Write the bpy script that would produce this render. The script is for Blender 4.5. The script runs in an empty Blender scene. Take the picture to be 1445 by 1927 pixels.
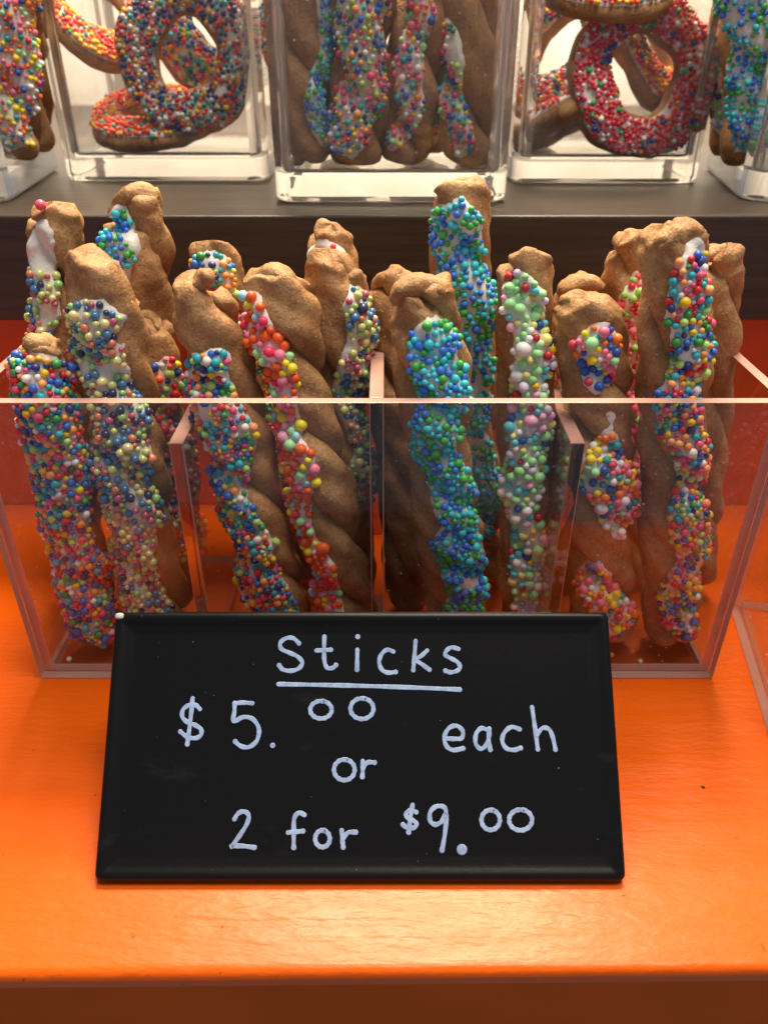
import bpy, bmesh, math, random
import numpy as np
from mathutils import Vector, Matrix, noise
from mathutils.bvhtree import BVHTree

R = math.radians
S = bpy.context.scene
COL = S.collection

# ------------------------------------------------------------------ camera
CAM_Y, CAM_Z, PITCH = -0.1687, 0.1627, 31.7          # metres, degrees below the horizon
F, CX, CY = 1445.0, 722.5, 963.5                      # focal length and centre in photo pixels
cam_data = bpy.data.cameras.new('camera')
cam = bpy.data.objects.new('camera', cam_data); COL.objects.link(cam)
cam.location = (0, CAM_Y, CAM_Z)
cam.rotation_euler = (R(90 - PITCH), 0, 0)
cam_data.sensor_fit = 'VERTICAL'; cam_data.sensor_height = 36.0
cam_data.lens = 36.0 * F / 1927.0
cam_data.clip_start = 0.005; cam_data.clip_end = 50
cam_data.dof.use_dof = True
cam_data.dof.focus_distance = 0.192
cam_data.dof.aperture_fstop = 17
S.camera = cam

# ------------------------------------------------------------------ world: dim cool room light
w = bpy.data.worlds.new('World'); S.world = w; w.use_nodes = True
bg = w.node_tree.nodes['Background']
bg.inputs[0].default_value = (0.72, 0.84, 1.0, 1); bg.inputs[1].default_value = 0.25

# ------------------------------------------------------------------ lamps of the display
def area(name, loc, target, size, size_y, power, col):
    l = bpy.data.lights.new(name, 'AREA'); l.shape = 'RECTANGLE'; l.size = size; l.size_y = size_y
    l.energy = power; l.color = col
    o = bpy.data.objects.new(name, l); COL.objects.link(o)
    o.location = loc
    o.rotation_euler = (Vector(target) - Vector(loc)).to_track_quat('-Z', 'Y').to_euler()
    return o
area('display_lamp', (0.03, 0.36, 0.70), (0.0, 0.03, 0.05), 0.36, 0.16, 14.0, (1.0, 0.79, 0.55))
area('ceiling_lamp', (0.16, -0.06, 0.85), (0, 0.03, 0.05), 0.30, 0.30, 6.4, (1.0, 0.86, 0.68))
area('wall_lamp', (0.0, 0.40, 0.36), (0.0, 0.52, 0.16), 0.6, 0.05, 2.1, (1.0, 0.91, 0.78))

S.view_settings.view_transform = 'Standard'; S.view_settings.look = 'None'
S.view_settings.exposure = 0.0; S.view_settings.gamma = 1.0
c = S.cycles
c.max_bounces = 18; c.diffuse_bounces = 4; c.glossy_bounces = 8; c.transmission_bounces = 18
c.transparent_max_bounces = 24; c.caustics_reflective = False; c.caustics_refractive = True
c.blur_glossy = 0.6; c.sample_clamp_indirect = 4.0; c.use_denoising = True
c.denoiser = 'OPENIMAGEDENOISE'

# ------------------------------------------------------------------ measuring helpers (photo pixels -> places)
CO, SI = math.cos(R(PITCH)), math.sin(R(PITCH))
def depth(y, z): return (y - CAM_Y) * CO + (CAM_Z - z) * SI
def x_at(px, y, z): return (px - CX) * depth(y, z) / F
def at(px, py, y):
    a = R(PITCH) - math.atan((CY - py) / F)
    z = CAM_Z - (y - CAM_Y) * math.tan(a)
    return Vector((x_at(px, y, z), y, z))
def at_z(px, py, z):
    a = R(PITCH) - math.atan((CY - py) / F)
    y = CAM_Y + (CAM_Z - z) / math.tan(a)
    return Vector((x_at(px, y, z), y, z))

# ------------------------------------------------------------------ object helpers
def lin(h):
    h = h.lstrip('#'); v = [int(h[i:i + 2], 16) / 255 for i in (0, 2, 4)]
    return tuple(((x / 12.92) if x <= 0.04045 else ((x + 0.055) / 1.055) ** 2.4) for x in v) + (1.0,)
def tag(o, label=None, cat=None, group=None, kind=None):
    if label: o['label'] = label
    if cat: o['category'] = cat
    if group: o['group'] = group
    if kind: o['kind'] = kind
    return o
def link(name, me, parent=None, loc=None):
    o = bpy.data.objects.new(name, me); COL.objects.link(o)
    if parent: o.parent = parent
    if loc is not None: o.location = loc
    return o
def empty(name, loc, rz=0.0):
    o = bpy.data.objects.new(name, None); COL.objects.link(o)
    o.empty_display_size = 0.01; o.location = loc; o.rotation_euler = (0, 0, rz)
    return o
def mesh(name, verts, faces, mats, smooth=True, midx=None):
    me = bpy.data.meshes.new(name); me.from_pydata([tuple(v) for v in verts], [], faces)
    for m in (mats if isinstance(mats, (list, tuple)) else [mats]): me.materials.append(m)
    if midx is not None: me.polygons.foreach_set('material_index', midx)
    if smooth: me.polygons.foreach_set('use_smooth', [True] * len(me.polygons))
    me.update(); return me
def box_mesh(name, lo, hi, mats, bevel=0.0, edge_axis=None, seg=2):
    """A box; faces across edge_axis's plane keep material 0, the rest take material 1."""
    bm = bmesh.new(); bmesh.ops.create_cube(bm, size=1.0)
    for v in bm.verts:
        v.co = Vector([(lo[i] + hi[i]) / 2 + v.co[i] * (hi[i] - lo[i]) for i in range(3)])
    if bevel: bmesh.ops.bevel(bm, geom=bm.edges[:], offset=bevel, segments=seg, affect='EDGES', profile=0.5)
    if edge_axis is not None:
        for f in bm.faces:
            big = max(range(3), key=lambda i: abs(f.normal[i]))
            f.material_index = 0 if (big == edge_axis and abs(f.normal[big]) > 0.9) else 1
            if len(mats) > 2:                       # polished edge faces, sawn top and chamfers
                if big == edge_axis and abs(f.normal[big]) > 0.999: f.material_index = 0
                elif abs(f.normal[big]) > 0.999 and big != 2: f.material_index = 1
                else: f.material_index = 2
    me = bpy.data.meshes.new(name); bm.to_mesh(me); bm.free()
    for m in (mats if isinstance(mats, (list, tuple)) else [mats]): me.materials.append(m)
    return me

# ------------------------------------------------------------------ materials
def mat(name):
    m = bpy.data.materials.new(name); m.use_nodes = True
    nt = m.node_tree
    return m, nt, nt.nodes['Principled BSDF'], nt.nodes['Material Output']
def node(nt, t, **kw):
    n = nt.nodes.new(t)
    for k, v in kw.items():
        if k in n.inputs: n.inputs[k].default_value = v
        else: setattr(n, k, v)
    return n
def coords(nt, scale=(1, 1, 1), rot=(0, 0, 0)):
    tc = nt.nodes.new('ShaderNodeTexCoord'); mp = nt.nodes.new('ShaderNodeMapping')
    mp.inputs['Scale'].default_value = scale; mp.inputs['Rotation'].default_value = rot
    nt.links.new(tc.outputs['Object'], mp.inputs['Vector']); return mp.outputs['Vector']
def ramp(nt, fac, stops):
    r = nt.nodes.new('ShaderNodeValToRGB'); e = r.color_ramp.elements
    while len(e) < len(stops): e.new(0.5)
    for i, (p, col) in enumerate(stops): e[i].position = p; e[i].color = col
    nt.links.new(fac, r.inputs[0]); return r.outputs[0]
def noise_tex(nt, vec, scale, detail=4, rough=0.55, dist=0.0):
    n = node(nt, 'ShaderNodeTexNoise'); n.inputs['Scale'].default_value = scale
    n.inputs['Detail'].default_value = detail; n.inputs['Roughness'].default_value = rough
    n.inputs['Distortion'].default_value = dist
    nt.links.new(vec, n.inputs['Vector']); return n.outputs['Fac']
def bump(nt, p, h, dist, strength=1.0, prev=None):
    b = nt.nodes.new('ShaderNodeBump'); b.inputs['Distance'].default_value = dist
    b.inputs['Strength'].default_value = strength
    nt.links.new(h, b.inputs['Height'])
    if prev: nt.links.new(prev, b.inputs['Normal'])
    nt.links.new(b.outputs[0], p.inputs['Normal']); return b.outputs[0]
def mix(nt, fac, a, b, mode='MIX'):
    m = nt.nodes.new('ShaderNodeMix'); m.data_type = 'RGBA'; m.blend_type = mode
    for s, v in ((0, fac), (6, a), (7, b)):
        if hasattr(v, 'is_linked'): nt.links.new(v, m.inputs[s])
        else: m.inputs[s].default_value = v
    return m.outputs[2]

def m_cookie():
    m, nt, p, _ = mat('baked_dough')
    v = coords(nt)
    big = ramp(nt, noise_tex(nt, v, 90, 5, 0.6), [(0.28, (0.27, 0.130, 0.050, 1)), (0.50, (0.45, 0.240, 0.102, 1)), (0.72, (0.60, 0.365, 0.175, 1))])
    fine = ramp(nt, noise_tex(nt, v, 900, 4, 0.7), [(0.32, (0.60, 0.55, 0.50, 1)), (0.55, (1, 1, 1, 1))])
    colr = mix(nt, 0.75, big, fine, 'MULTIPLY')
    sp = ramp(nt, noise_tex(nt, v, 1500, 1, 0.5), [(0.70, (0, 0, 0, 1)), (0.76, (1, 1, 1, 1))])
    colr = mix(nt, sp, colr, (0.75, 0.55, 0.33, 1))
    nt.links.new(colr, p.inputs['Base Color'])
    p.inputs['Roughness'].default_value = 0.58
    p.inputs['Specular IOR Level'].default_value = 0.35
    b1 = bump(nt, p, noise_tex(nt, v, 300, 5, 0.6), 0.00055)
    b1 = bump(nt, p, noise_tex(nt, coords(nt, (1, 1, 0.22)), 420, 4, 0.6, 0.6), 0.0007, 0.8, b1)
    b2 = bump(nt, p, noise_tex(nt, v, 1500, 3, 0.6), 0.00022, 1.0, b1)
    return m
def m_icing():
    m, nt, p, _ = mat('white_icing')
    v = coords(nt)
    colr = ramp(nt, noise_tex(nt, v, 250, 3), [(0.3, (0.80, 0.76, 0.70, 1)), (0.7, (0.91, 0.89, 0.85, 1))])
    nt.links.new(colr, p.inputs['Base Color'])
    p.inputs['Roughness'].default_value = 0.38
    p.inputs['Subsurface Weight'].default_value = 0.25
    p.inputs['Subsurface Radius'].default_value = (1, 0.9, 0.8); p.inputs['Subsurface Scale'].default_value = 0.001
    bump(nt, p, noise_tex(nt, v, 420, 3), 0.0005)
    return m
SPR = {}
def m_sprinkle(hexcol, pearl=False):
    k = (hexcol, pearl)
    if k in SPR: return SPR[k]
    m, nt, p, _ = mat('sugar_pearl' if pearl else 'sugar_ball')
    b = lin(hexcol); p.inputs['Base Color'].default_value = tuple(min(1.0, x * 1.12 + 0.022) for x in b[:3]) + (1,)
    p.inputs['Roughness'].default_value = 0.30 if pearl else 0.42
    p.inputs['Metallic'].default_value = 0.10 if pearl else 0.0
    p.inputs['Coat Weight'].default_value = 0.35 if pearl else 0.08
    p.inputs['Coat Roughness'].default_value = 0.15
    p.inputs['Subsurface Weight'].default_value = 0.0 if pearl else 0.12
    p.inputs['Subsurface Scale'].default_value = 0.0006
    SPR[k] = m; return m
def m_orange():
    m, nt, p, _ = mat('orange_lacquer')
    v = coords(nt)
    colr = ramp(nt, noise_tex(nt, v, 9, 4, 0.6), [(0.3, (0.66, 0.090, 0.0004, 1)), (0.7, (0.75, 0.116, 0.0008, 1))])
    spk = ramp(nt, noise_tex(nt, v, 420, 2, 0.5), [(0.235, (0.35, 0.06, 0.01, 1)), (0.27, (1, 1, 1, 1))])
    colr = mix(nt, 0.8, colr, spk, 'MULTIPLY')
    nt.links.new(colr, p.inputs['Base Color'])
    ro = nt.nodes.new('ShaderNodeMapRange'); nt.links.new(noise_tex(nt, coords(nt, (1, 6, 1)), 22, 4, 0.6), ro.inputs[0])
    ro.inputs[1].default_value = 0.3; ro.inputs[2].default_value = 0.7; ro.inputs[3].default_value = 0.30; ro.inputs[4].default_value = 0.42
    nt.links.new(ro.outputs[0], p.inputs['Roughness'])
    p.inputs['Specular IOR Level'].default_value = 0.34
    b1 = bump(nt, p, noise_tex(nt, coords(nt, (1.0, 3.0, 1.0), (0, 0, 0.35)), 130, 3, 0.55), 0.0007, 0.35)
    bump(nt, p, noise_tex(nt, coords(nt, (0.12, 3.2, 1)), 40, 3, 0.5), 0.0012, 0.35, b1)
    return m
def m_wood():
    m, nt, p, _ = mat('dark_stained_wood')
    v = coords(nt, (0.05, 1, 1))
    colr = ramp(nt, noise_tex(nt, v, 260, 6, 0.65, 0.4), [(0.3, (0.020, 0.0125, 0.008, 1)), (0.7, (0.058, 0.040, 0.029, 1))])
    nt.links.new(colr, p.inputs['Base Color'])
    p.inputs['Roughness'].default_value = 0.42
    bump(nt, p, noise_tex(nt, v, 420, 4), 0.0004, 0.4)
    return m
def m_wall():
    m, nt, p, _ = mat('cream_wall')
    v = coords(nt)
    colr = ramp(nt, noise_tex(nt, v, 30, 5, 0.6), [(0.35, (0.66, 0.60, 0.50, 1)), (0.65, (0.82, 0.78, 0.70, 1))])
    nt.links.new(colr, p.inputs['Base Color']); p.inputs['Roughness'].default_value = 0.7
    return m
def m_thin(hz=1.0):
    """Clear flat sheet: light passes straight, the surface mirrors by Fresnel, faint scuffs."""
    m, nt, p, out = mat('clear_acrylic_sheet'); nt.nodes.remove(p)
    tr = node(nt, 'ShaderNodeBsdfTransparent'); tr.inputs[0].default_value = (0.97, 0.965, 0.96, 1)
    gl = node(nt, 'ShaderNodeBsdfGlossy'); gl.inputs['Roughness'].default_value = 0.02
    lw = node(nt, 'ShaderNodeLayerWeight'); lw.inputs[0].default_value = 0.5
    pw = node(nt, 'ShaderNodeMath', operation='POWER'); nt.links.new(lw.outputs['Facing'], pw.inputs[0]); pw.inputs[1].default_value = 5.0
    fr = node(nt, 'ShaderNodeMath', operation='MULTIPLY_ADD'); nt.links.new(pw.outputs[0], fr.inputs[0]); fr.inputs[1].default_value = 0.96; fr.inputs[2].default_value = 0.027
    mx = nt.nodes.new('ShaderNodeMixShader')
    nt.links.new(fr.outputs[0], mx.inputs[0]); nt.links.new(tr.outputs[0], mx.inputs[1]); nt.links.new(gl.outputs[0], mx.inputs[2])
    df = node(nt, 'ShaderNodeBsdfDiffuse'); df.inputs[0].default_value = (0.8, 0.8, 0.8, 1)
    v = coords(nt)
    haze = ramp(nt, noise_tex(nt, v, 45, 4, 0.6), [(0.40, (0.002 * hz,) * 3 + (1,)), (0.80, (0.014 * hz,) * 3 + (1,))])
    spk = ramp(nt, noise_tex(nt, v, 650, 1, 0.5), [(0.745, (0, 0, 0, 1)), (0.79, (0.6, 0.6, 0.6, 1))])
    h2 = mix(nt, 1.0, haze, spk, 'ADD')
    m2 = nt.nodes.new('ShaderNodeMixShader')
    nt.links.new(h2, m2.inputs[0]); nt.links.new(mx.outputs[0], m2.inputs[1]); nt.links.new(df.outputs[0], m2.inputs[2])
    nt.links.new(m2.outputs[0], out.inputs['Surface'])
    return m
def m_glass(name, colr, rough, ior=1.49):
    m, nt, p, out = mat(name); nt.nodes.remove(p)
    g = node(nt, 'ShaderNodeBsdfGlass'); g.inputs['Color'].default_value = colr
    g.inputs['Roughness'].default_value = rough; g.inputs['IOR'].default_value = ior
    nt.links.new(g.outputs[0], out.inputs['Surface']); return m
def m_edge(name='sawn_acrylic_edge_glow', colr=(0.86, 0.50, 0.42, 1)):  # default salmon stands in for orange light glowing in the clear edges
    m, nt, p, out = mat(name)
    p.inputs['Base Color'].default_value = colr; p.inputs['Roughness'].default_value = 0.3
    p.inputs['Transmission Weight'].default_value = 0.4; p.inputs['IOR'].default_value = 1.49
    v = coords(nt); bump(nt, p, noise_tex(nt, v, 500, 3), 0.0003, 0.5)
    return m
def m_sign():
    m, nt, p, _ = mat('black_sign_lacquer')
    v = coords(nt)
    base = (0.0040, 0.0040, 0.0048, 1)
    blur = noise_tex(nt, coords(nt, (1, 2.6, 1), (0, 0, 0.3)), 38, 5, 0.65)
    sm = ramp(nt, blur, [(0.60, (0, 0, 0, 1)), (0.86, (1, 1, 1, 1))])
    colr = mix(nt, sm, base, (0.020, 0.021, 0.026, 1))
    dust = ramp(nt, noise_tex(nt, v, 1100, 1, 0.5), [(0.80, (0, 0, 0, 1)), (0.83, (1, 1, 1, 1))])
    colr = mix(nt, dust, colr, (0.16, 0.17, 0.19, 1))
    nt.links.new(colr, p.inputs['Base Color'])
    p.inputs['Roughness'].default_value = 0.36; p.inputs['Specular IOR Level'].default_value = 0.25
    bump(nt, p, noise_tex(nt, v, 700, 2), 0.0001, 0.3)
    return m
def m_chalk():
    m, nt, p, _ = mat('white_paint_marker')
    v = coords(nt)
    colr = ramp(nt, noise_tex(nt, v, 420, 4, 0.65), [(0.28, (0.21, 0.31, 0.54, 1)), (0.62, (0.36, 0.50, 0.79, 1))])  # blue put into the white paint to imitate cool room light
    nt.links.new(colr, p.inputs['Base Color']); p.inputs['Roughness'].default_value = 0.5
    return m

def m_riser():
    m, nt, p, _ = mat('shaded_orange_paint')
    v = coords(nt)
    colr = ramp(nt, noise_tex(nt, v, 14, 4, 0.6), [(0.3, (0.58, 0.082, 0.004, 1)), (0.7, (0.72, 0.112, 0.005, 1))])  # counter orange deepened in colour for the shade under the shelf
    nt.links.new(colr, p.inputs['Base Color']); p.inputs['Roughness'].default_value = 0.28
    return m
RISER = m_riser()
COOKIE, ICING, ORANGE, WOOD, WALL = m_cookie(), m_icing(), m_orange(), m_wood(), m_wall()
JTHIN = m_thin(3.0); LIT_EDGE = m_edge('lit_base_edge', (0.92, 0.86, 0.80, 1))
THIN, EDGE, SIGN, CHALK = m_thin(), m_edge(), m_sign(), m_chalk()
ACRYL = m_glass('clear_acrylic_block', (0.96, 0.95, 0.94, 1), 0.0)
JARGL = m_glass('clear_jar_plastic', (0.985, 0.98, 0.97, 1), 0.02)
_nt = JARGL.node_tree; _g = [n for n in _nt.nodes if n.type == 'BSDF_GLASS'][0]; _o = [n for n in _nt.nodes if n.type == 'OUTPUT_MATERIAL'][0]
_d = node(_nt, 'ShaderNodeBsdfDiffuse'); _d.inputs[0].default_value = (0.85, 0.83, 0.80, 1); _m = _nt.nodes.new('ShaderNodeMixShader'); _m.inputs[0].default_value = 0.14  # white mixed in to imitate bright light refracted by the jar corners
_nt.links.new(_g.outputs[0], _m.inputs[1]); _nt.links.new(_d.outputs[0], _m.inputs[2]); _nt.links.new(_m.outputs[0], _o.inputs['Surface'])
STEEL, _nt, _p, _ = mat('worn_bare_metal'); _p.inputs['Base Color'].default_value = (0.55, 0.55, 0.56, 1); _p.inputs['Roughness'].default_value = 0.45

# ------------------------------------------------------------------ setting
def extrude_x(name, prof, x0, x1, m, n=2, skew=0.0):
    """Sweep a (y, z) profile along x."""
    V, Fc = [], []
    for i in range(n):
        t = i / (n - 1); x = x0 + (x1 - x0) * t
        V += [(x, y + (skew * x if z > -1 and y < -0.05 else 0), z) for y, z in prof]
    k = len(prof)
    for i in range(n - 1):
        for j in range(k - 1):
            Fc.append((i * k + j, i * k + j + 1, (i + 1) * k + j + 1, (i + 1) * k + j))
    me = mesh(name, V, Fc, m); return link(name, me)
YE = at_z(722, 1833, 0).y
rr = 0.0022
prof = [(0.30, 0.0), (0.10, 0.0), (0.0, 0.0), (YE + rr + 0.001, 0.0)] + \
       [(YE + rr - rr * math.sin(R(a)), -rr + rr * math.cos(R(a))) for a in range(0, 91, 10)] + [(YE, -0.004), (YE, -0.12)]
table = tag(extrude_x('counter', prof, -0.6, 0.6, ORANGE, 2, 0.009), kind='structure')
FRONT, _nt, _p, _ = mat('shaded_counter_front'); _p.inputs['Roughness'].default_value = 0.65; _p.inputs['Specular IOR Level'].default_value = 0.12  # counter orange again, darkened and dulled to stand for its shaded front
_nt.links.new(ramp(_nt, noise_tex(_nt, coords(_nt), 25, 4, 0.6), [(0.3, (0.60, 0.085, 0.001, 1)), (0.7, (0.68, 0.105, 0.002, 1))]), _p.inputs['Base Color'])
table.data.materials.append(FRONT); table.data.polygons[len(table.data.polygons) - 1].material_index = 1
bm = bmesh.new(); bm.from_mesh(table.data); bmesh.ops.recalc_face_normals(bm, faces=bm.faces); bm.to_mesh(table.data); bm.free()

YP = 0.0883
ZB, ZT = 0.0806, 0.1146
tag(link('riser', box_mesh('riser', (-0.6, YP + 0.012, 0.0001), (0.6, YP + 0.022, ZB - 0.0002), RISER, 0.0006)), kind='structure')
tag(link('shelf', box_mesh('shelf', (-0.6, YP, ZB), (0.6, 0.56, ZT), WOOD, 0.0008)), kind='structure')
tag(link('back_wall', box_mesh('back_wall', (-0.8, 0.561, -0.1), (0.8, 0.57, 0.9), WALL)), kind='structure')

# ------------------------------------------------------------------ acrylic box with four bays
BW, BD, BH, TH, GP = 0.200, 0.0625, 0.0890, 0.0030, 0.00008
BX = -0.0022
def tray(name, loc, rz, wdt, dep, hgt, dividers, label, cat='acrylic box', group=None):
    e = empty(name, loc, rz); tag(e, label, cat, group)
    h = wdt / 2
    z0 = 0.0002
    def pn(nm, lo, hi, ax):
        return link(nm, box_mesh(nm, lo, hi, [THIN, EDGE], 0.00030, ax, 2), e)
    base = link('base', box_mesh('base', (-h + TH + GP, TH + GP, z0), (h - TH - GP, dep - TH - GP, z0 + TH), [THIN, LIT_EDGE], 0.0003, 2), e)  # whitened edge colour stands in for lamp light coming through the base
    pn('front_panel', (-h, 0, z0), (h, TH, hgt), 1)
    pn('back_panel', (-h, dep - TH, z0), (h, dep, hgt), 1)
    pn('side_panel', (-h, TH + GP, z0), (-h + TH, dep - TH - GP, hgt), 0)
    pn('side_panel', (h - TH, TH + GP, z0), (h, dep - TH - GP, hgt), 0)
    for x, top in dividers:
        link('divider', box_mesh('divider', (x - 0.0018, TH + GP, z0 + TH + GP), (x + 0.0018, dep - TH - GP, top), [ACRYL, ACRYL, EDGE], 0.00032, 0), e)
    return e
tray('acrylic_box', (BX, 0, 0), 0, BW, BD, BH, [(-0.0497, 0.0768), (0.0004, BH), (0.0506, 0.0768)],
     'clear open acrylic box with four bays holding the sprinkled sticks')
nb = at_z(1447, 1395, 0)
tray('neighbour_box', (nb.x + 0.0982, nb.y - 0.0191, 0), -R(11), BW, BD, BH, [],
     'clear acrylic box cut off by the right edge of the photo', 'acrylic box')

# ------------------------------------------------------------------ sprinkles
def ico(sub, name, m):
    bm = bmesh.new(); bmesh.ops.create_icosphere(bm, subdivisions=sub, radius=1.0)
    for f in bm.faces: f.smooth = True
    me = bpy.data.meshes.new(name); bm.to_mesh(me); bm.free(); me.materials.append(m); return me
BALL = {}
def ball(hexcol, pearl):
    k = (hexcol, pearl)
    if k not in BALL: BALL[k] = ico(2, 'sprinkle', m_sprinkle(hexcol, pearl))
    return BALL[k]
_b = bmesh.new(); bmesh.ops.create_icosphere(_b, subdivisions=1, radius=1.0)
ICO1_V = np.array([v.co[:] for v in _b.verts]); ICO1_F = np.array([[v.index for v in f.verts] for f in _b.faces]); _b.free()
_b = bmesh.new(); bmesh.ops.create_icosphere(_b, subdivisions=2, radius=1.0)
ICO2_V = np.array([v.co[:] for v in _b.verts]); ICO2_F = np.array([[v.index for v in f.verts] for f in _b.faces]); _b.free()
PAL = {
 'multi':  (['d02028', 'e2507c', 'f09a4a', 'e6c41c', '2a9440', '28b0c0', '2464c4', '1d2c78', 'f2eeea', 'f0a868', 'b4dc78', 'e2507c', '28b0c0', '2464c4'], False),
 'blue':   (['34c8d8', '2a78e0', '3ab04a', '34c8d8', '2a78e0', '3ab04a', '2fb6cc', '34c8d8'], False),
 'pearl':  (['ccd488', '262c58', '3a76a8', 'd88464', 'e2da9a', '98c878', 'c05c78', 'ccd488', '3a76a8'], True),
 'sunny':  (['ff5a08', 'ff5a08', 'ff5f0c', 'f22f5c', 'ff5f0c', 'f585a4', 'f8e01c', 'ff5f0c', 'a6e6a6', 'f22f5c', 'ff5f0c', 'f8e01c', 'f585a4', 'a4dcf0', 'ff5f0c', 'a6e6a6', 'f0a4c0', 'f8e01c'], False),
 'mint':   (['a2e69c', 'f4f0ee', 'a2e69c', 'b4ecae', 'f4f0ee', 'ece78c', 'a2e69c', 'd9d2ea', '62cbdc', 'ece78c', 'e8bc20', '62cbdc', 'd9d2ea', 'a2e69c', 'f4f0ee', 'a2e69c', 'f0b0cc', 'c02030', '12489a'], False),
 'white':  (['f4f0ee', 'f4f0ee', 'f4f0ee', 'e8d030', 'd04054', '7cc87c'], False),
 'rose':   (['ef4462', 'f47f98', 'ef4462', '9ad460', 'f47f98', 'd02040', 'f4b4c0'], False),
 'rain':   (['f0603c', 'f47f98', 'f8d020', 'a8d870', '1f3c8c', 'f4f0ee', '1f8f70', 'd02028'], False),
 'candy':  (['f07898', 'ff7a18', 'a6e6a6', 'f8d820', 'f07898', 'f8f0f0', '1f56b0', 'ff7a18', '20a0a8', 'd04058'], False),
 'dark':   (['1d2c78', 'c8202c', 'e0b020', 'f2eeea', '1d2c78', 'e8582c', '28a0a0', 'b01c28'], False),
 'red':    (['dc3448', 'd82c40', 'e8506a', 'dc3448', 'd82c40', 'e04058', 'd83048', 'f0ecea', 'd82c40', 'e04058', 'dc3448', 'd22434', 'e8506a', 'f0ecea', 'd22434', 'f0ecea', '2a52a8', 'f08030', '40a050'], False),
 'fire':   (['f06018', 'f8c018', 'e03028', 'f8c018', 'f06018', '30a0a0', 'd02838'], False),
}
def fbm(p, f): return noise.noise(Vector(p) * f)

# ------------------------------------------------------------------ twisted cookie stick
def make_stick(P0, P1, width, pitch, phase, seed, bow=(0, 0), flat=0.95, ends=(0.0, 0.0), lump=1.0, sep=0.55, nt=96, nf=24, fold=0.0):
    """Two helically wound dough strands between P0 (foot) and P1 (tip), local to P0."""
    rnd = random.Random(seed); off = Vector((seed * 1.37, seed * 0.71, seed * 2.13))
    ax = Vector(P1) - Vector(P0); L = ax.length; T = ax.normalized()
    e1 = (Vector((1, 0, 0)) - T * T.x).normalized(); e2 = T.cross(e1).normalized()
    if e2.y > 0: e2 = -e2
    r0 = width * 1.13 / 2 / (1 + sep); a = r0 * sep
    def centre(s):
        t = s / L
        return T * s + e1 * (bow[0] * math.sin(math.pi * t)) + e2 * (bow[1] * math.sin(math.pi * t))
    def psi(s): return phase - 2 * math.pi * (L - s) / pitch + 0.25 * (math.sin(s * 55 + seed) - math.sin(L * 55 + seed))
    strands = []
    for k in range(2):
        V, Fc = [], []
        s0, s1 = 0.0 + 0.001 * k, L - ends[k]
        rk = r0 * (1.0 + 0.06 * (rnd.random() - 0.5)); fl_ph = rnd.random() * 6
        for i in range(nt + 1):
            u = i / nt
            # denser rings near the two ends
            uu = 0.5 - 0.5 * math.cos(math.pi * u); uu = 0.55 * uu + 0.45 * u
            s = s0 + (s1 - s0) * uu
            d0, d1 = (s - s0), (s1 - s)
            er = 1.0
            if d0 < r0: er = min(er, math.sqrt(max(0.0, 1 - (1 - d0 / r0) ** 2)) ** 0.75)
            q = r0 * 0.42
            if d1 < q: er = min(er, math.sqrt(max(0.0, 1 - (1 - d1 / q) ** 2)) ** 0.55)
            ps = psi(s) + math.pi * k
            tipk = max(0.0, 1 - d1 / (r0 * 2.2))
            squeeze = 1 - 0.06 * tipk
            c_ = centre(s) + (e1 * math.cos(ps) + e2 * math.sin(ps) * flat) * a * (1 - 0.30 * tipk)
            rv = rk * (1 + 0.09 * math.sin(s * 130 + fl_ph))
            for j in range(nf):
                ph = 2 * math.pi * j / nf
                # strands are slightly flattened ribbons lying along the twist
                rad = rv * er * (1 + 0.21 * math.cos(2 * (ph - ps - math.pi / 2)))
                d = e1 * math.cos(ph) + e2 * math.sin(ph) * flat
                p = c_ + d * rad * squeeze
                n1 = fbm(p + off, 80) * 0.0013 + fbm(p + off * 2, 230) * 0.0004 + fbm(p + off * 3, 700) * 0.0001
                n1 += tipk * (abs(fbm(p * 1.0 + off * 4, 210)) * -0.0024 + fbm(p + off, 420) * 0.0006)
                # shallow cracks running along the strand
                cr = abs(math.sin(ph * 1.5 + seed + 1.6 * fbm(p + off, 60)))
                n1 -= 0.0010 * max(0.0, 1 - cr * 6) * max(0.0, fbm(p + off * 5, 40) + 0.25)
                V.append(p + d * n1 * lump * min(1, er * 1.5) + T * ((fbm(p + off * 6, 130) * 0.0026 + fbm(p + off * 7, 330) * 0.0012) * tipk))
        for i in range(nt):
            for j in range(nf):
                Fc.append((i * nf + j, i * nf + (j + 1) % nf, (i + 1) * nf + (j + 1) % nf, (i + 1) * nf + j))
        Fc.append(tuple(range(nf - 1, -1, -1))); Fc.append(tuple(nt * nf + j for j in range(nf)))
        strands.append((V, Fc))
    if fold:
        # a folded-over lobe of dough across the tip
        V, Fc = [], []; mu, mv = 26, 18; tl = (rnd.random() - 0.5) * 0.9; fr = rnd.choice((-0.25, 0.1, 0.45)); sh = (rnd.random() - 0.5) * 0.5
        for i in range(mu + 1):
            u = 2 * i / mu - 1
            c_ = centre(L - r0 * (0.30 + 0.35 * u * u + tl * u)) + e1 * (u * width * 0.37 * fold + sh * r0) + e2 * (r0 * fr + r0 * 0.2 * math.sin(u * 2 + seed))
            rd = r0 * 0.56 * (max(0.0, 1 - abs(u) ** 3.2)) ** 0.42
            for j in range(mv):
                ph = 2 * math.pi * j / mv; d = T * math.cos(ph) * 0.85 + e2 * math.sin(ph) * 1.15
                p = c_ + d * rd
                n1 = fbm(p + off * 2, 110) * 0.0012 + fbm(p + off, 300) * 0.0007 - abs(fbm(p + off * 3, 190)) * 0.0014
                V.append(p + d * n1)
        for i in range(mu):
            for j in range(mv): Fc.append((i * mv + j, i * mv + (j + 1) % mv, (i + 1) * mv + (j + 1) % mv, (i + 1) * mv + j))
        strands.append((V, Fc))
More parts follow.
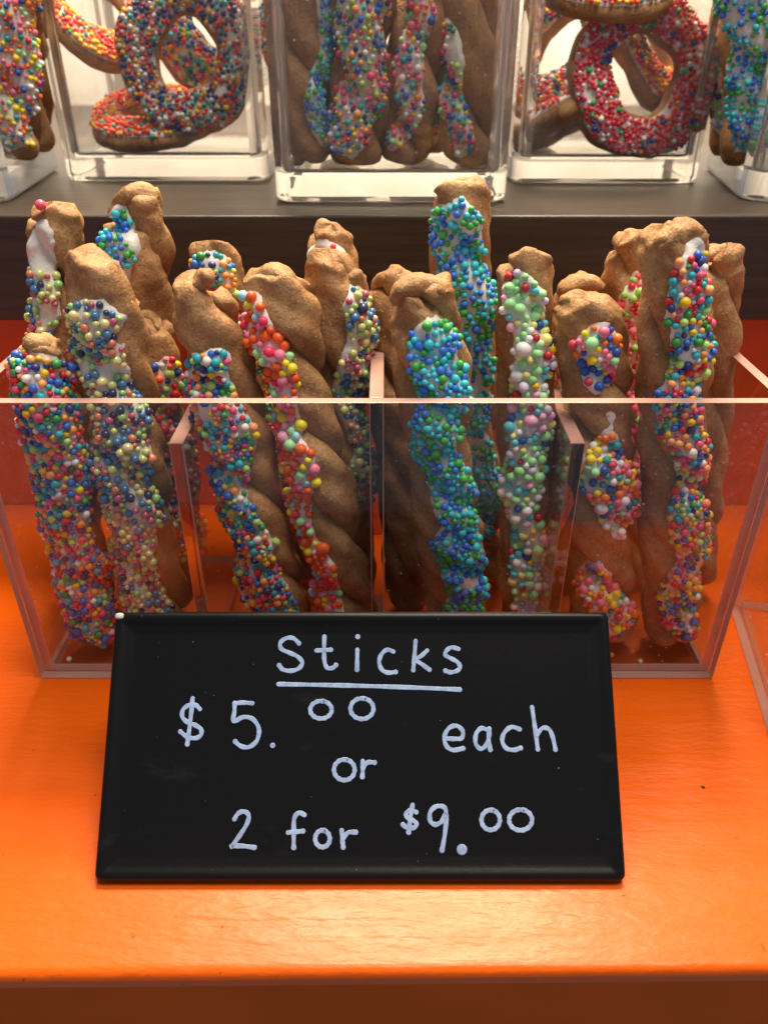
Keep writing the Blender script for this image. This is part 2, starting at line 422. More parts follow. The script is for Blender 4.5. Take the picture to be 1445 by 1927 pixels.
    return dict(strands=strands, L=L, T=T, e1=e1, e2=e2, centre=centre, psi=psi, r0=r0, a=a, flat=flat)

def make_icing(st, s0, s1, off, half, bias, thick, seed, ragged=0.45, ns=150, nf=30):
    """Icing skin cast on to the strands: grid over (s, angle) with its height mask."""
    V = []; F_ = []
    for k, (v, f) in enumerate(st['strands']):
        b = len(V); V += v; F_ += [tuple(i + b for i in q) for q in f]
    bvh = BVHTree.FromPolygons(V, F_)
    e1, e2, T = st['e1'], st['e2'], st['T']; o3 = Vector((seed * 3.1, seed * 1.9, seed * 0.7))
    far = (st['r0'] + st['a']) * 2.2
    rad = np.zeros((ns + 1, nf + 1)); msk = np.full((ns + 1, nf + 1), -1.0); D = []
    span = half * 1.5
    for i in range(ns + 1):
        s = s0 + (s1 - s0) * i / ns; c_ = st['centre'](s); row = []
        wob = off + 0.22 * math.sin(s * 90 + seed) + 0.18 * math.sin(s * 210 + seed * 2)
        ps = st['psi'](s)
        for j in range(nf + 1):
            ph = wob + span * (2 * j / nf - 1)          # 0 faces the viewer's side
            d = e2 * math.cos(ph) + e1 * math.sin(ph)
            hit = bvh.ray_cast(c_ + d * far, -d, far)
            rad[i, j] = (hit[0] - c_).dot(d) if hit[0] is not None else 0.0
            p = c_ + d * rad[i, j]
            m_ = 1 - ((ph - wob) / half) ** 2
            ang = math.pi / 2 - ph                       # same angle measured from e1 towards e2
            m_ += bias * (math.cos(ang - ps) - 0.45)
            m_ += ragged * (fbm(p + o3, 210) + 0.5 * fbm(p + o3, 480))
            ed = min(s - s0, s1 - s) / 0.006
            m_ -= max(0.0, 1 - ed) * 1.4
            if hit[0] is None or rad[i, j] <= 0: m_ = -1
            msk[i, j] = m_; row.append((c_, d))
        D.append(row)
    sm = rad.copy()
    for _ in range(3):
        q = np.pad(sm, 1, mode='edge')
        sm = np.maximum(rad, (q[:-2, 1:-1] + q[2:, 1:-1] + q[1:-1, :-2] + q[1:-1, 2:]) / 4)
    hgt = thick * np.clip(msk * 2.2 + 0.05, -0.6, 1.0)
    Vv = [D[i][j][0] + D[i][j][1] * (sm[i, j] * (msk[i, j] > 0) + rad[i, j] * (msk[i, j] <= 0) + hgt[i, j]) for i in range(ns + 1) for j in range(nf + 1)]
    Ff = []; n1 = nf + 1
    for i in range(ns):
        for j in range(nf):
            if max(msk[i, j], msk[i + 1, j], msk[i, j + 1], msk[i + 1, j + 1]) > 0 and min(msk[i, j], msk[i + 1, j], msk[i, j + 1], msk[i + 1, j + 1]) > -0.99:
                Ff.append((i * n1 + j, i * n1 + j + 1, (i + 1) * n1 + j + 1, (i + 1) * n1 + j))
    return Vv, Ff, msk, (ns, nf)

def scatter(Vv, Ff, msk, dims, n_try, r, seed, fill, floor_z=None, spread=0.28, bare=0.0, cmax=100000, T=None, smax=1e9):
    """Poisson-like scatter of balls on the icing; returns (point, normal, radius)."""
    rnd = random.Random(seed); ns, nf = dims; n1 = nf + 1
    cells = {}; out = []; cs = r * 2.6; o3 = Vector((seed * 0.37, seed * 1.1, seed * 2.9))
    mk = msk.reshape(-1)
    areas = np.array([((Vv[f[1]] - Vv[f[0]]).cross(Vv[f[3]] - Vv[f[0]])).length for f in Ff]); cum = np.cumsum(areas)
    for t in range(n_try):
        if len(out) >= cmax: break
        fi = int(np.searchsorted(cum, rnd.random() * cum[-1])); fi = min(fi, len(Ff) - 1)
        f = Ff[fi]; u, v = rnd.random(), rnd.random()
        if min(mk[i] for i in f) < 0.06: continue
        p = Vv[f[0]] * (1 - u) * (1 - v) + Vv[f[1]] * u * (1 - v) + Vv[f[2]] * u * v + Vv[f[3]] * (1 - u) * v
        if T is not None and p.dot(T) > smax: continue
        if fbm(p + o3, 130) + 0.35 * fbm(p + o3, 330) < bare: continue
        n = (Vv[f[1]] - Vv[f[0]]).cross(Vv[f[3]] - Vv[f[0]])
        if n.length < 1e-12: continue
        n.normalize()
        rr_ = r * (1 + spread * (rnd.random() * 2 - 1)) * (1.25 if rnd.random() < 0.05 else 1.0)
        k = (int(p.x // cs), int(p.y // cs), int(p.z // cs)); ok = True
        for dx in (-1, 0, 1):
            for dy in (-1, 0, 1):
                for dz in (-1, 0, 1):
                    for q, rq in cells.get((k[0] + dx, k[1] + dy, k[2] + dz), ()):
                        if (q - p).length < (rq + rr_) * fill: ok = False; break
                    if not ok: break
                if not ok: break
            if not ok: break
        if not ok: continue
        cells.setdefault(k, []).append((p, rr_)); out.append((p, n, rr_))
    return out

def joined_sprinkles(balls, pal, seed, name, fine=False):
    rnd = random.Random(seed); cols, pearl = PAL[pal]; uc = sorted(set(cols))
    IV, IF = (ICO2_V, ICO2_F) if fine else (ICO1_V, ICO1_F)
    V, Fc, M = [], [], []
    for p, n, r_ in balls:
        b = len(V); q = np.array(p + n * r_ * 0.45)
        V += (IV * r_ + q).tolist(); Fc += (IF + b).tolist(); M += [uc.index(rnd.choice(cols))] * len(IF)
    return mesh(name, V, Fc, [m_sprinkle(x, pearl) for x in uc], True, M)

N_SPR = 0
def stick(P0, P1, wmm, label, pal=None, seed=1, pitch=0.046, phase=0.0, bow=(0, 0), ends=(0, 0.004), ice=(0.0, 1.0), off=0.0, half=1.0,
          bias=0.0, thick=0.0010, r=0.00098, fill=0.84, bare=-0.34, single=True, group='twisted sticks in the acrylic box', flat=0.95,
          ragged=0.45, spread=0.34, sep=0.55, n_try=6000, extra=None, lump=1.0, clean=2.0, fold=0.0):
    global N_SPR
    e = empty('cookie_stick', P0); tag(e, label, 'cookie stick', group)
    st = make_stick(P0, P1, wmm / 1000, pitch, phase, seed, bow, flat, ends, lump, sep, nt=96 if single else 60, nf=24 if single else 18, fold=fold)
    for i, (v, f) in enumerate(st['strands']):
        nm = 'strand' if i < 2 else 'fold'
        link(nm, mesh(nm, v, f, COOKIE), e)
    if pal:
        L = st['L']
        Vv, Ff, msk, dims = make_icing(st, ice[0] * L, ice[1] * L, off, half, bias, thick, seed, ragged, 150 if single else 90, 30 if single else 20)
        used = sorted({i for f in Ff for i in f}); mp = {a: b for b, a in enumerate(used)}
        ic = link('icing', mesh('icing', [Vv[i] for i in used], [tuple(mp[i] for i in f) for f in Ff], ICING), e)
        balls = scatter(Vv, Ff, msk, dims, n_try, r, seed + 50, fill, bare=bare, spread=spread, T=st['T'], smax=clean * L)
        for px, py, y, hx, r_ in (extra or ()):
            o = bpy.data.objects.new('sprinkle', ball(hx, False)); COL.objects.link(o); o.parent = ic
            o.location = at(px, py, y) - Vector(P0); o.scale = (r_, r_, r_)
        if single:
            rnd = random.Random(seed + 9); cols, pearl = PAL[pal]
            for p, n, r_ in balls[:300]:
                # neighbours tend to share colours a little
                ci = int((fbm(p + Vector((seed,) * 3), 160) * 0.5 + 0.5) * len(cols) * 1.3 + rnd.random() * len(cols) * 0.9) % len(cols) if rnd.random() < 0.25 else rnd.randrange(len(cols))
                o = bpy.data.objects.new('sprinkle', ball(cols[ci], pearl)); COL.objects.link(o)
                o.parent = ic; o.location = p + n * r_ * 0.34
                o.scale = (r_ * (0.93 + 0.14 * rnd.random()), r_, r_ * (0.84 + 0.26 * rnd.random())); o.rotation_euler = (rnd.random() * 6, rnd.random() * 6, 0)
                N_SPR += 1
            rest = balls[300:]
            if rest: tag(link('sprinkle_coating', joined_sprinkles(rest, pal, seed, 'sprinkle_coating', True), ic), kind='stuff')
        else:
            tag(link('sprinkle_coating', joined_sprinkles(balls, pal, seed, 'sprinkle_coating'), ic), kind='stuff')
    return e

FLOOR = 0.0002 + TH
def box_stick(tx, ty, yt, bx, yb, wmm, label, **kw):
    P1 = at(tx, ty, yt)
    z0 = FLOOR + 0.0003
    P0 = Vector((x_at(bx, yb, z0), yb, z0))
    return stick(P0, P1, wmm, label, **kw)

# bay 1 (left)
box_stick(70, 628, 0.0135, 186, 0.0140, 13.8, 'short stick leaning left in the first bay, wholly coated in rainbow sprinkles', pal='multi', seed=1,
          pitch=0.060, phase=0.3, ice=(0.02, 0.985), half=1.55, off=-0.1, ragged=0.35, bare=-1.0, r=0.00100, fill=0.78, n_try=22000, fold=0.8)
box_stick(185, 470, 0.0225, 302, 0.0140, 18.0, 'broad stick with a pointed bare top and pearly green and navy sprinkles', pal='pearl', seed=2,
          pitch=0.062, phase=2.7, ice=(0.05, 0.925), half=1.0, off=-0.10, bias=0.20, r=0.00104, fill=0.79, bare=-0.60, n_try=18000, ends=(0.0, 0.012))
box_stick(102, 375, 0.0455, 150, 0.044, 16.0, 'tall rear stick at far left with one pink ball at its tip', pal='pearl', seed=3,
          pitch=0.058, phase=1.3, ice=(0.3, 0.975), half=0.62, off=-0.30, bare=-0.2, r=0.00100, ends=(0.001, 0.006), clean=0.86, extra=[(77, 386, 0.0385, 'f4506c', 0.0014)])
box_stick(250, 352, 0.0440, 282, 0.045, 19.0, 'tall rear stick with a wide bare top and blue green sprinkles down its left side', pal='blue', seed=4,
          pitch=0.064, phase=0.2, ice=(0.35, 0.985), half=0.78, off=-0.75, bare=-0.2, r=0.00090, ends=(0.0, 0.010), fold=0.9)
box_stick(283, 582, 0.0390, 330, 0.030, 14.0, 'mostly hidden stick with pink and yellow sprinkles between first divider and pearly stick', pal='rain', seed=5,
          pitch=0.05, phase=2.6, ice=(0.2, 0.90), half=0.9, off=0.45, r=0.00110, bare=-0.45, fold=0.9)
# bay 2
box_stick(372, 512, 0.0230, 545, 0.0140, 17.0, 'stick with a forked bare top and teal, red and green sprinkles behind first divider', pal='multi', seed=6,
          pitch=0.050, phase=0.35, ice=(0.04, 0.87), half=0.92, off=-0.38, bias=0.22, r=0.00098, fill=0.79, bare=-0.48, n_try=18000, ends=(0.005, 0.0), fold=0.75)
box_stick(512, 502, 0.0250, 668, 0.0140, 17.0, 'stick with large orange, pink, yellow and mint sprinkles along its left edge', pal='sunny', seed=7,
          pitch=0.048, phase=2.5, ice=(0.05, 0.985), half=0.60, off=-0.66, bias=0.10, r=0.00128, fill=0.80, bare=-0.55, n_try=9000, fold=0.9)
box_stick(394, 448, 0.0400, 560, 0.046, 13.0, 'slim rear stick tipped with a cluster of red, yellow and green sprinkles', pal='multi', seed=8,
          pitch=0.05, phase=1.6, ice=(0.3, 1.0), half=1.15, off=-0.1, bare=-0.6, r=0.00098)
box_stick(620, 420, 0.0470, 668, 0.048, 15.0, 'rear stick with smooth white icing at its top and white sprinkles below', pal='white', seed=9,
          pitch=0.058, phase=1.2, ice=(0.12, 0.995), half=1.0, off=-0.15, bare=-0.35, r=0.00112, thick=0.0009, clean=0.70, extra=[(627, 464, 0.0385, 'f03858', 0.0008)])
box_stick(632, 478, 0.0340, 640, 0.036, 17.5, 'stick with a broad bare top and pearly sprinkles down its right edge', pal='pearl', seed=10,
          pitch=0.060, phase=2.9, ice=(0.35, 0.96), half=0.60, off=0.85, bare=-0.35, r=0.00102, fold=0.8)
# bay 3
box_stick(790, 516, 0.0195, 866, 0.0140, 18.0, 'front stick with a lumpy split top and blue, turquoise and green sprinkles', pal='blue', seed=11,
          pitch=0.048, phase=0.5, ice=(0.04, 0.94), half=0.78, off=0.20, bias=0.12, r=0.00100, fill=0.79, bare=-0.44, n_try=18000, ends=(0.001, 0.003), fold=1.05)
box_stick(858, 333, 0.0450, 905, 0.046, 16.0, 'tallest stick, standing at the rear, with blue and green sprinkles over white icing', pal='blue', seed=12,
          pitch=0.075, phase=1.4, ice=(0.15, 0.985), half=0.98, off=0.0, bare=-0.36, r=0.00094, fill=0.86, n_try=9000)
box_stick(988, 466, 0.0300, 988, 0.0210, 15.0, 'slim upright stick with large mint, white and gold sprinkles', pal='mint', seed=13,
          pitch=0.070, phase=1.3, ice=(0.04, 0.975), half=0.80, off=-0.08, bias=0.08, r=0.00128, fill=0.80, bare=-0.55, n_try=9000)
box_stick(733, 506, 0.0420, 772, 0.030, 14.5, 'plain brown stick half hidden at the left of the third bay', pal=None, seed=14, pitch=0.055, phase=0.9, fold=0.9)
# bay 4
box_stick(1112, 552, 0.0245, 1136, 0.0155, 18.3, 'bent stick with round clumps of pink, orange and mint sprinkles', pal='candy', seed=15,
          pitch=0.044, phase=2.7, ice=(0.06, 0.95), half=0.70, off=0.05, bias=0.85, r=0.00114, fill=0.80, bare=-0.6, n_try=8000, fold=0.95)
box_stick(1268, 420, 0.0190, 1262, 0.0140, 17.0, 'tall square topped stick at right with a full line of rainbow sprinkles', pal='multi', seed=16,
          pitch=0.060, phase=0.0, ice=(0.03, 0.985), half=0.66, off=0.20, bias=0.08, r=0.00096, fill=0.79, bare=-0.48, n_try=18000, ends=(0.0, 0.001), fold=0.95)
box_stick(1172, 440, 0.0450, 1190, 0.046, 12.5, 'narrow rear stick with rosy pink sprinkles behind the bent stick', pal='rose', seed=17,
          pitch=0.06, phase=0.9, ice=(0.25, 0.93), half=0.8, off=0.3, r=0.00116, bare=-0.5, fold=0.8)
box_stick(1354, 462, 0.0360, 1300, 0.0400, 14.0, 'plain brown stick at the right end of the box', pal=None, seed=18, pitch=0.064, phase=0.8, fold=0.8)
box_stick(1090, 514, 0.0450, 1085, 0.046, 16.0, 'rear stick with a ridged bare top and red and yellow sprinkles low on its left', pal='rain', seed=19,
          pitch=0.056, phase=0.2, ice=(0.2, 0.88), half=0.6, off=-0.9, r=0.00116, bare=-0.5, fold=1.0)


# ------------------------------------------------------------------ jars on the shelf
JW = 0.0815
def rrect(w_, d_, r_, n=6):
    pts = []
    for cx, cy, a0 in ((w_ / 2 - r_, d_ / 2 - r_, 0), (-w_ / 2 + r_, d_ / 2 - r_, 90), (-w_ / 2 + r_, -d_ / 2 + r_, 180), (w_ / 2 - r_, -d_ / 2 + r_, 270)):
        for i in range(n + 1):
            a = R(a0 + 90 * i / n); pts.append((cx + r_ * math.cos(a), cy + r_ * math.sin(a)))
    return pts
def jar(px_l, px_r, py, label, rz=0.0, corner='both'):
    z0 = ZT + 0.0004
    if corner == 'both':
        A, B = at_z(px_l, py, z0), at_z(px_r, py, z0); wd = B.x - A.x; cx, fy = (A.x + B.x) / 2, A.y
        loc = Vector((cx, fy + wd / 2, z0))
    else:
        wd = JW; C = at_z(px_l, py, z0); sx = 1 if corner == 'left' else -1
        v = Matrix.Rotation(rz, 3, 'Z') @ Vector((sx * wd / 2, wd / 2, 0)); loc = C + v
    e = empty('clear_jar', loc, rz); tag(e, label, 'jar', 'clear square jars on the dark shelf')
    H = 0.125
    n = 6
    def lev(w_, r_, z): return [(x, y, z) for x, y in rrect(w_, w_, r_, n)]
    wl = 0.0040; bt = 0.0085
    rings = [lev(wd - 0.010, 0.004, 0.0016), lev(wd - 0.0075, 0.0045, 0.0002), lev(wd - 0.002, 0.006, 0.0), lev(wd - 0.0004, 0.0065, 0.0008), lev(wd, 0.0065, 0.0022),
             lev(wd - 0.0002, 0.0065, bt), lev(wd - 0.0002, 0.0065, H), lev(wd - 0.0012, 0.006, H + 0.0008),
             lev(wd - 2 * wl + 0.001, 0.0035, H + 0.0008), lev(wd - 2 * wl, 0.0032, H), lev(wd - 2 * wl, 0.0032, bt + 0.0015), lev(wd - 2 * wl - 0.0015, 0.0030, bt + 0.0003), lev(wd - 2 * wl - 0.004, 0.0026, bt)]
    k = len(rings[0]); V = [p for r_ in rings for p in r_]; Fc = []; M = []
    for i in range(len(rings) - 1):
        for j in range(k):
            Fc.append((i * k + j, i * k + (j + 1) % k, (i + 1) * k + (j + 1) % k, (i + 1) * k + j))
            flatside = (j % (n + 1)) == n and i in (5, 9)
            M.append(1 if flatside else 0)
    Fc.append(tuple(range(k - 1, -1, -1))); M.append(0); Fc.append(tuple((len(rings) - 1) * k + j for j in range(k))); M.append(0)
    me = mesh('jar_body', V, Fc, [JARGL, JTHIN], False, M)
    bm = bmesh.new(); bm.from_mesh(me); bmesh.ops.recalc_face_normals(bm, faces=bm.faces)
    for f in bm.faces: f.smooth = len(f.verts) == 4 and f.material_index == 0
    bm.to_mesh(me); bm.free()
    link('jar_body', me, e)
    return loc, wd, z0 + bt
def ring_cookie(c_, R0, r0, nrm, label, pal, seed, spin=0.0, group='ring cookies in the jars', rs=0.00094, cover=1.02, bare=-0.5):
    e = empty('ring_cookie', c_); tag(e, label, 'ring cookie', group)
    nz = Vector(nrm).normalized(); q = nz.to_track_quat('Z', 'Y'); off = Vector((seed * 1.7, seed * 0.9, seed * 0.3))
    nu, nv = 56, 20; V, Fc = [], []
    def pt(u, v, lift=0.0):
        rw = r0 * (1 + 0.10 * math.sin(3 * u + seed))
        Rr = R0 * (1 + 0.05 * math.sin(2 * u + seed) + 0.03 * math.sin(5 * u))
        p = Vector(((Rr + (rw + lift) * math.cos(v)) * math.cos(u), (Rr + (rw + lift) * math.cos(v)) * math.sin(u), (rw * 0.62 + lift) * math.sin(v)))
        n1 = fbm(p + off, 130) * 0.0010 + fbm(p + off, 400) * 0.0003
        p += Vector((math.cos(v) * math.cos(u), math.cos(v) * math.sin(u), math.sin(v))) * n1
        return q @ p
    for i in range(nu):
        for j in range(nv): V.append(pt(2 * math.pi * i / nu, 2 * math.pi * j / nv))
    for i in range(nu):
        for j in range(nv):
            Fc.append((i * nv + j, ((i + 1) % nu) * nv + j, ((i + 1) % nu) * nv + (j + 1) % nv, i * nv + (j + 1) % nv))
    link('dough_ring', mesh('dough_ring', V, Fc, COOKIE), e)
    iv, fc = [], []; mu, mv = 60, 14; msk = np.zeros((mu + 1, mv + 1))
    for i in range(mu + 1):
        for j in range(mv + 1):
            u = 2 * math.pi * i / mu; v = math.pi / 2 + cover * (2 * j / mv - 1)
            msk[i, j] = min(1, (1 - abs(2 * j / mv - 1)) * 5) + 0.4 * fbm(Vector((math.cos(u), math.sin(u), v)) + off, 3) - 0.15
            iv.append(pt(u, v, 0.0006 * max(-0.5, min(1, msk[i, j]))))
    for i in range(mu):
        for j in range(mv): fc.append((i * (mv + 1) + j, (i + 1) * (mv + 1) + j, (i + 1) * (mv + 1) + j + 1, i * (mv + 1) + j + 1))
    ic = link('icing', mesh('icing', iv, fc, ICING), e)
    balls = scatter(iv, fc, msk, (mu, mv), 18000, rs, seed + 3, 0.74, bare=bare)
    tag(link('sprinkle_coating', joined_sprinkles(balls, pal, seed, 'sprinkle_coating'), ic), kind='stuff')
    return e

j1, w1, f1 = jar(120, 506, 341, 'clear square jar of ring cookies left of the jar of sticks')
j2, w2, f2 = jar(516, 955, 381, 'clear square jar of sprinkled sticks in the middle of the shelf')
j3, w3, f3 = jar(962, 1318, 345, 'clear square jar with a red ring cookie right of the jar of sticks')
j0, w0, f0 = jar(20, 0, 381, 'clear jar cut off by the left edge of the photo', -R(-8), 'right')
j4, w4, f4 = jar(1392, 0, 377, 'clear jar cut off by the right edge of the photo', -R(11), 'left')

def inj(j, px, py, dy):      # a point dy metres behind the jar's front face
    return at(px, py, j.y - 0.040 + dy)
ring_cookie(inj(j1, 355, 105, 0.012), 0.0190, 0.0078, (0.10, -1, 0.16), 'upright ring cookie with blue, red and white sprinkles facing out of left jar', 'dark', 31)
ring_cookie(inj(j1, 300, 222, 0.026), 0.0195, 0.0075, (-0.03, -0.30, 1), 'ring cookie lying flat on the floor of left jar, orange and red sprinkles', 'fire', 32)
ring_cookie(inj(j1, 185, 25, 0.036), 0.0195, 0.0075, (0.62, -0.42, 0.66), 'ring cookie leaning on the left wall of left jar, yellow and orange sprinkles', 'fire', 33)
ring_cookie(inj(j1, 410, 50, 0.036), 0.0165, 0.0090, (0.15, -1, 0.2), 'ring cookie behind the upright blue and red ring cookie', 'multi', 34)
ring_cookie(inj(j3, 1205, 142, 0.012), 0.0205, 0.0080, (0.16, -1, 0.12), 'upright ring cookie thick with red and white sprinkles in right jar', 'red', 35)
ring_cookie(inj(j3, 1130, -45, 0.024), 0.0205, 0.0080, (0.0, -0.50, 1), 'ring cookie lying across the top of right jar, red and orange sprinkles', 'fire', 36)
ring_cookie(inj(j3, 1055, 95, 0.046), 0.0190, 0.0080, (-0.8, -0.65, 0.6), 'ring cookie leaning at left inside right jar, orange and navy sprinkles', 'dark', 37)
ring_cookie(inj(j3, 1062, 225, 0.026), 0.0150, 0.0075, (-0.45, 0.35, 1), 'bare brown ring cookie at the bottom left of right jar', 'red', 38, bare=0.25)
ring_cookie(inj(j3, 1225, 95, 0.040), 0.0185, 0.0085, (0.7, -0.6, 0.6), 'ring cookie at the rear of right jar', 'fire', 39)

def jar_stick(j, f, bx, tx, ty, dy, wmm, label, **kw):
    y = j.y - 0.0405 + dy
    P0 = Vector((x_at(bx, y, f + 0.0005), y, f + 0.0005)); t = at(tx, ty, y)
    stick(P0, t, wmm, label, single=False, group='twisted sticks in the jars', **kw)
jar_stick(j2, f2, 575, 555, -320, 0.018, 19, 'plain brown stick at the left wall of the middle jar', pal='blue', seed=41, pitch=0.062, ice=(0.05, 0.95), half=0.32, off=0.85, bare=-0.5)
jar_stick(j2, f2, 668, 690, -330, 0.016, 20, 'stick in the middle jar wholly coated in teal and orange sprinkles', pal='multi', seed=42, pitch=0.07, ice=(0.03, 0.97), half=0.95, bare=-0.6, n_try=8000)
jar_stick(j2, f2, 755, 835, -260, 0.019, 19, 'leaning stick in the middle jar with pink and mint sprinkles', pal='candy', seed=43, pitch=0.06, phase=1.2, ice=(0.04, 0.96), half=0.5, off=-0.3, r=0.00110, bare=-0.5)
jar_stick(j2, f2, 890, 850, -300, 0.020, 21, 'broad brown stick at the right of the middle jar with sprinkles low on its left', pal='multi', seed=44, pitch=0.072, phase=2.5, ice=(0.03, 0.55), half=0.42, off=-0.75, bare=-0.4)
jar_stick(j2, f2, 640, 620, -300, 0.045, 19, 'rear stick in the left half of the middle jar', pal='multi', seed=45, pitch=0.066, ice=(0.05, 0.95), half=0.45)
jar_stick(j2, f2, 810, 780, -300, 0.046, 19, 'rear stick in the right half of the middle jar', pal='dark', seed=46, pitch=0.066, ice=(0.05, 0.95), half=0.45)
jar_stick(j2, f2, 900, 925, -250, 0.052, 18, 'plain stick in the rear right corner of the middle jar', seed=47, pitch=0.06)
jar_stick(j0, f0, 25, 5, -320, 0.040, 20, 'stick with peach and red sprinkles in the jar at far left', pal='candy', seed=48, pitch=0.07, ice=(0.03, 0.96), half=1.5, bare=-0.6)
jar_stick(j0, f0, 62, 40, -300, 0.060, 18, 'plain brown stick behind the peach sprinkled stick at far left', seed=49, pitch=0.065)
jar_stick(j4, f4, 1412, 1418, -320, 0.030, 19, 'stick with teal sprinkles in the jar at far right', pal='blue', seed=50, pitch=0.06, ice=(0.03, 0.96), half=1.0, off=-0.4, bare=-0.5)
jar_stick(j4, f4, 1378, 1395, -300, 0.056, 18, 'rear stick with aqua and pink sprinkles at far right', pal='mint', seed=51, pitch=0.065, ice=(0.03, 0.9), half=1.2, bare=-0.5)

# ------------------------------------------------------------------ price sign
SA = at_z(177, 1664, 0.0012); SB = at_z(1178, 1664, 0.0012)
SW = SB.x - SA.x; SL = 0.0602; LEAN = 45.0
sign = empty('price_sign', ((SA.x + SB.x) / 2, SA.y + 0.0008, 0.0012))
sign.rotation_euler = (R(LEAN), 0, 0)                 # local x = right, y = up the board, z = out of its face
tag(sign, 'small black easel sign with white hand lettered stick prices', 'price sign')
def ring_rect(ins, z, r_): return [(x, y + SL / 2, z) for x, y in rrect(SW - 2 * ins, SL - 2 * ins, max(r_, 0.0003), 5)]
prf = [(0.0006, -0.0014, 0.0012), (0.0, -0.0009, 0.0016), (0.0, 0.0002, 0.0016), (0.0003, 0.0007, 0.0015), (0.0009, 0.0009, 0.0013), (0.0020, 0.0008, 0.0010), (0.0026, 0.0004, 0.0008),
       (0.0036, 0.0003, 0.0008), (0.0046, 0.00005, 0.0008), (0.0054, 0.0, 0.0008)]
rg = [ring_rect(*p) for p in prf]; k = len(rg[0]); V = [p for r_ in rg for p in r_]; Fc = []
for i in range(len(rg) - 1):
    for j in range(k): Fc.append((i * k + j, i * k + (j + 1) % k, (i + 1) * k + (j + 1) % k, (i + 1) * k + j))
Fc.append(tuple(range(k - 1, -1, -1))); Fc.append(tuple((len(rg) - 1) * k + j for j in range(k)))
me = mesh('board', V, Fc, SIGN, True)
board = link('board', me, sign)
link('back_plate', box_mesh('back_plate', (-SW / 2 + 0.012, 0.018, -0.0032), (SW / 2 - 0.013, SL + 0.0004, -0.0016), SIGN, 0.0003), sign)
leg_l = SL * 1.0
bm = bmesh.new()
# easel leg: hinged under the top edge, its foot on the counter behind the board
M_ = Matrix.Rotation(-R(LEAN), 3, 'X')
topw = Vector((0, SL * 0.82, -0.0036)); Minv = Matrix.Rotation(-R(LEAN), 3, 'X')
tw = Matrix.Rotation(R(LEAN), 3, 'X') @ topw
footw = Vector((0, tw.y + 0.010, -0.0010)); fl = Minv @ footw
for sx in (-0.016, 0.016):
    for p_, dz in ((topw, 0.0), (topw, -0.0012), (fl, -0.0012), (fl, 0.0)):
        bm.verts.new((sx, p_.y, p_.z + dz))
bm.verts.ensure_lookup_table(); vs = bm.verts
for f in ((0, 1, 2, 3), (7, 6, 5, 4), (0, 4, 5, 1), (1, 5, 6, 2), (2, 6, 7, 3), (3, 7, 4, 0)): bm.faces.new([vs[i] for i in f])
me = bpy.data.meshes.new('easel_leg'); bm.to_mesh(me); bm.free(); me.materials.append(SIGN); link('easel_leg', me, sign)
# worn corner
bm = bmesh.new(); bmesh.ops.create_icosphere(bm, subdivisions=2, radius=1)
for v in bm.verts: v.co = Vector((v.co.x * 0.0011, v.co.y * 0.0008, v.co.z * 0.0005)) * (1 + 0.3 * fbm(v.co, 3))
me = bpy.data.meshes.new('chipped_corner'); bm.to_mesh(me); bm.free(); me.materials.append(STEEL)
link('chipped_corner', me, sign, (-SW / 2 + 0.0011, SL - 0.0009, 0.0008))

def on_sign(zx, zy):                                   # detail-picture pixel -> board coordinates
    px, py = 160 + zx / 1.38942, 1120 + zy / 1.38942
    d = Vector(((px - CX) / F, 0, 0)) + Vector((0, CO, -SI)) + Vector((0, SI, CO)) * ((CY - py) / F)
    n = Vector((0, -math.sin(R(LEAN)), math.cos(R(LEAN)))); o = Vector(sign.location) - cam.location
    p = Vector(cam.location) + d * (o.dot(n) / d.dot(n)) - Vector(sign.location)
    return (p.x, p.y * math.cos(R(LEAN)) + p.z * math.sin(R(LEAN)))
def smooth_line(pts, n=7):
    if len(pts) < 3: 
        return [(pts[0][0] + (pts[1][0] - pts[0][0]) * i / 10, pts[0][1] + (pts[1][1] - pts[0][1]) * i / 10) for i in range(11)]
    P = [pts[0]] + list(pts) + [pts[-1]]; out = []
    for i in range(1, len(P) - 2):
        for q in range(n):
            t = q / n; a, b, c_, d = P[i - 1], P[i], P[i + 1], P[i + 2]
            out.append(tuple(0.5 * (2 * b[m] + (c_[m] - a[m]) * t + (2 * a[m] - 5 * b[m] + 4 * c_[m] - d[m]) * t * t + (3 * b[m] - a[m] - 3 * c_[m] + d[m]) * t ** 3) for m in (0, 1)))
    out.append(tuple(pts[-1])); return out
def ell(cx, cy, rx, ry, a0=-70, sweep=368):
    return [(cx + rx * math.cos(R(a0 - sweep * i / 16)), cy + ry * math.sin(R(a0 - sweep * i / 16))) for i in range(17)]
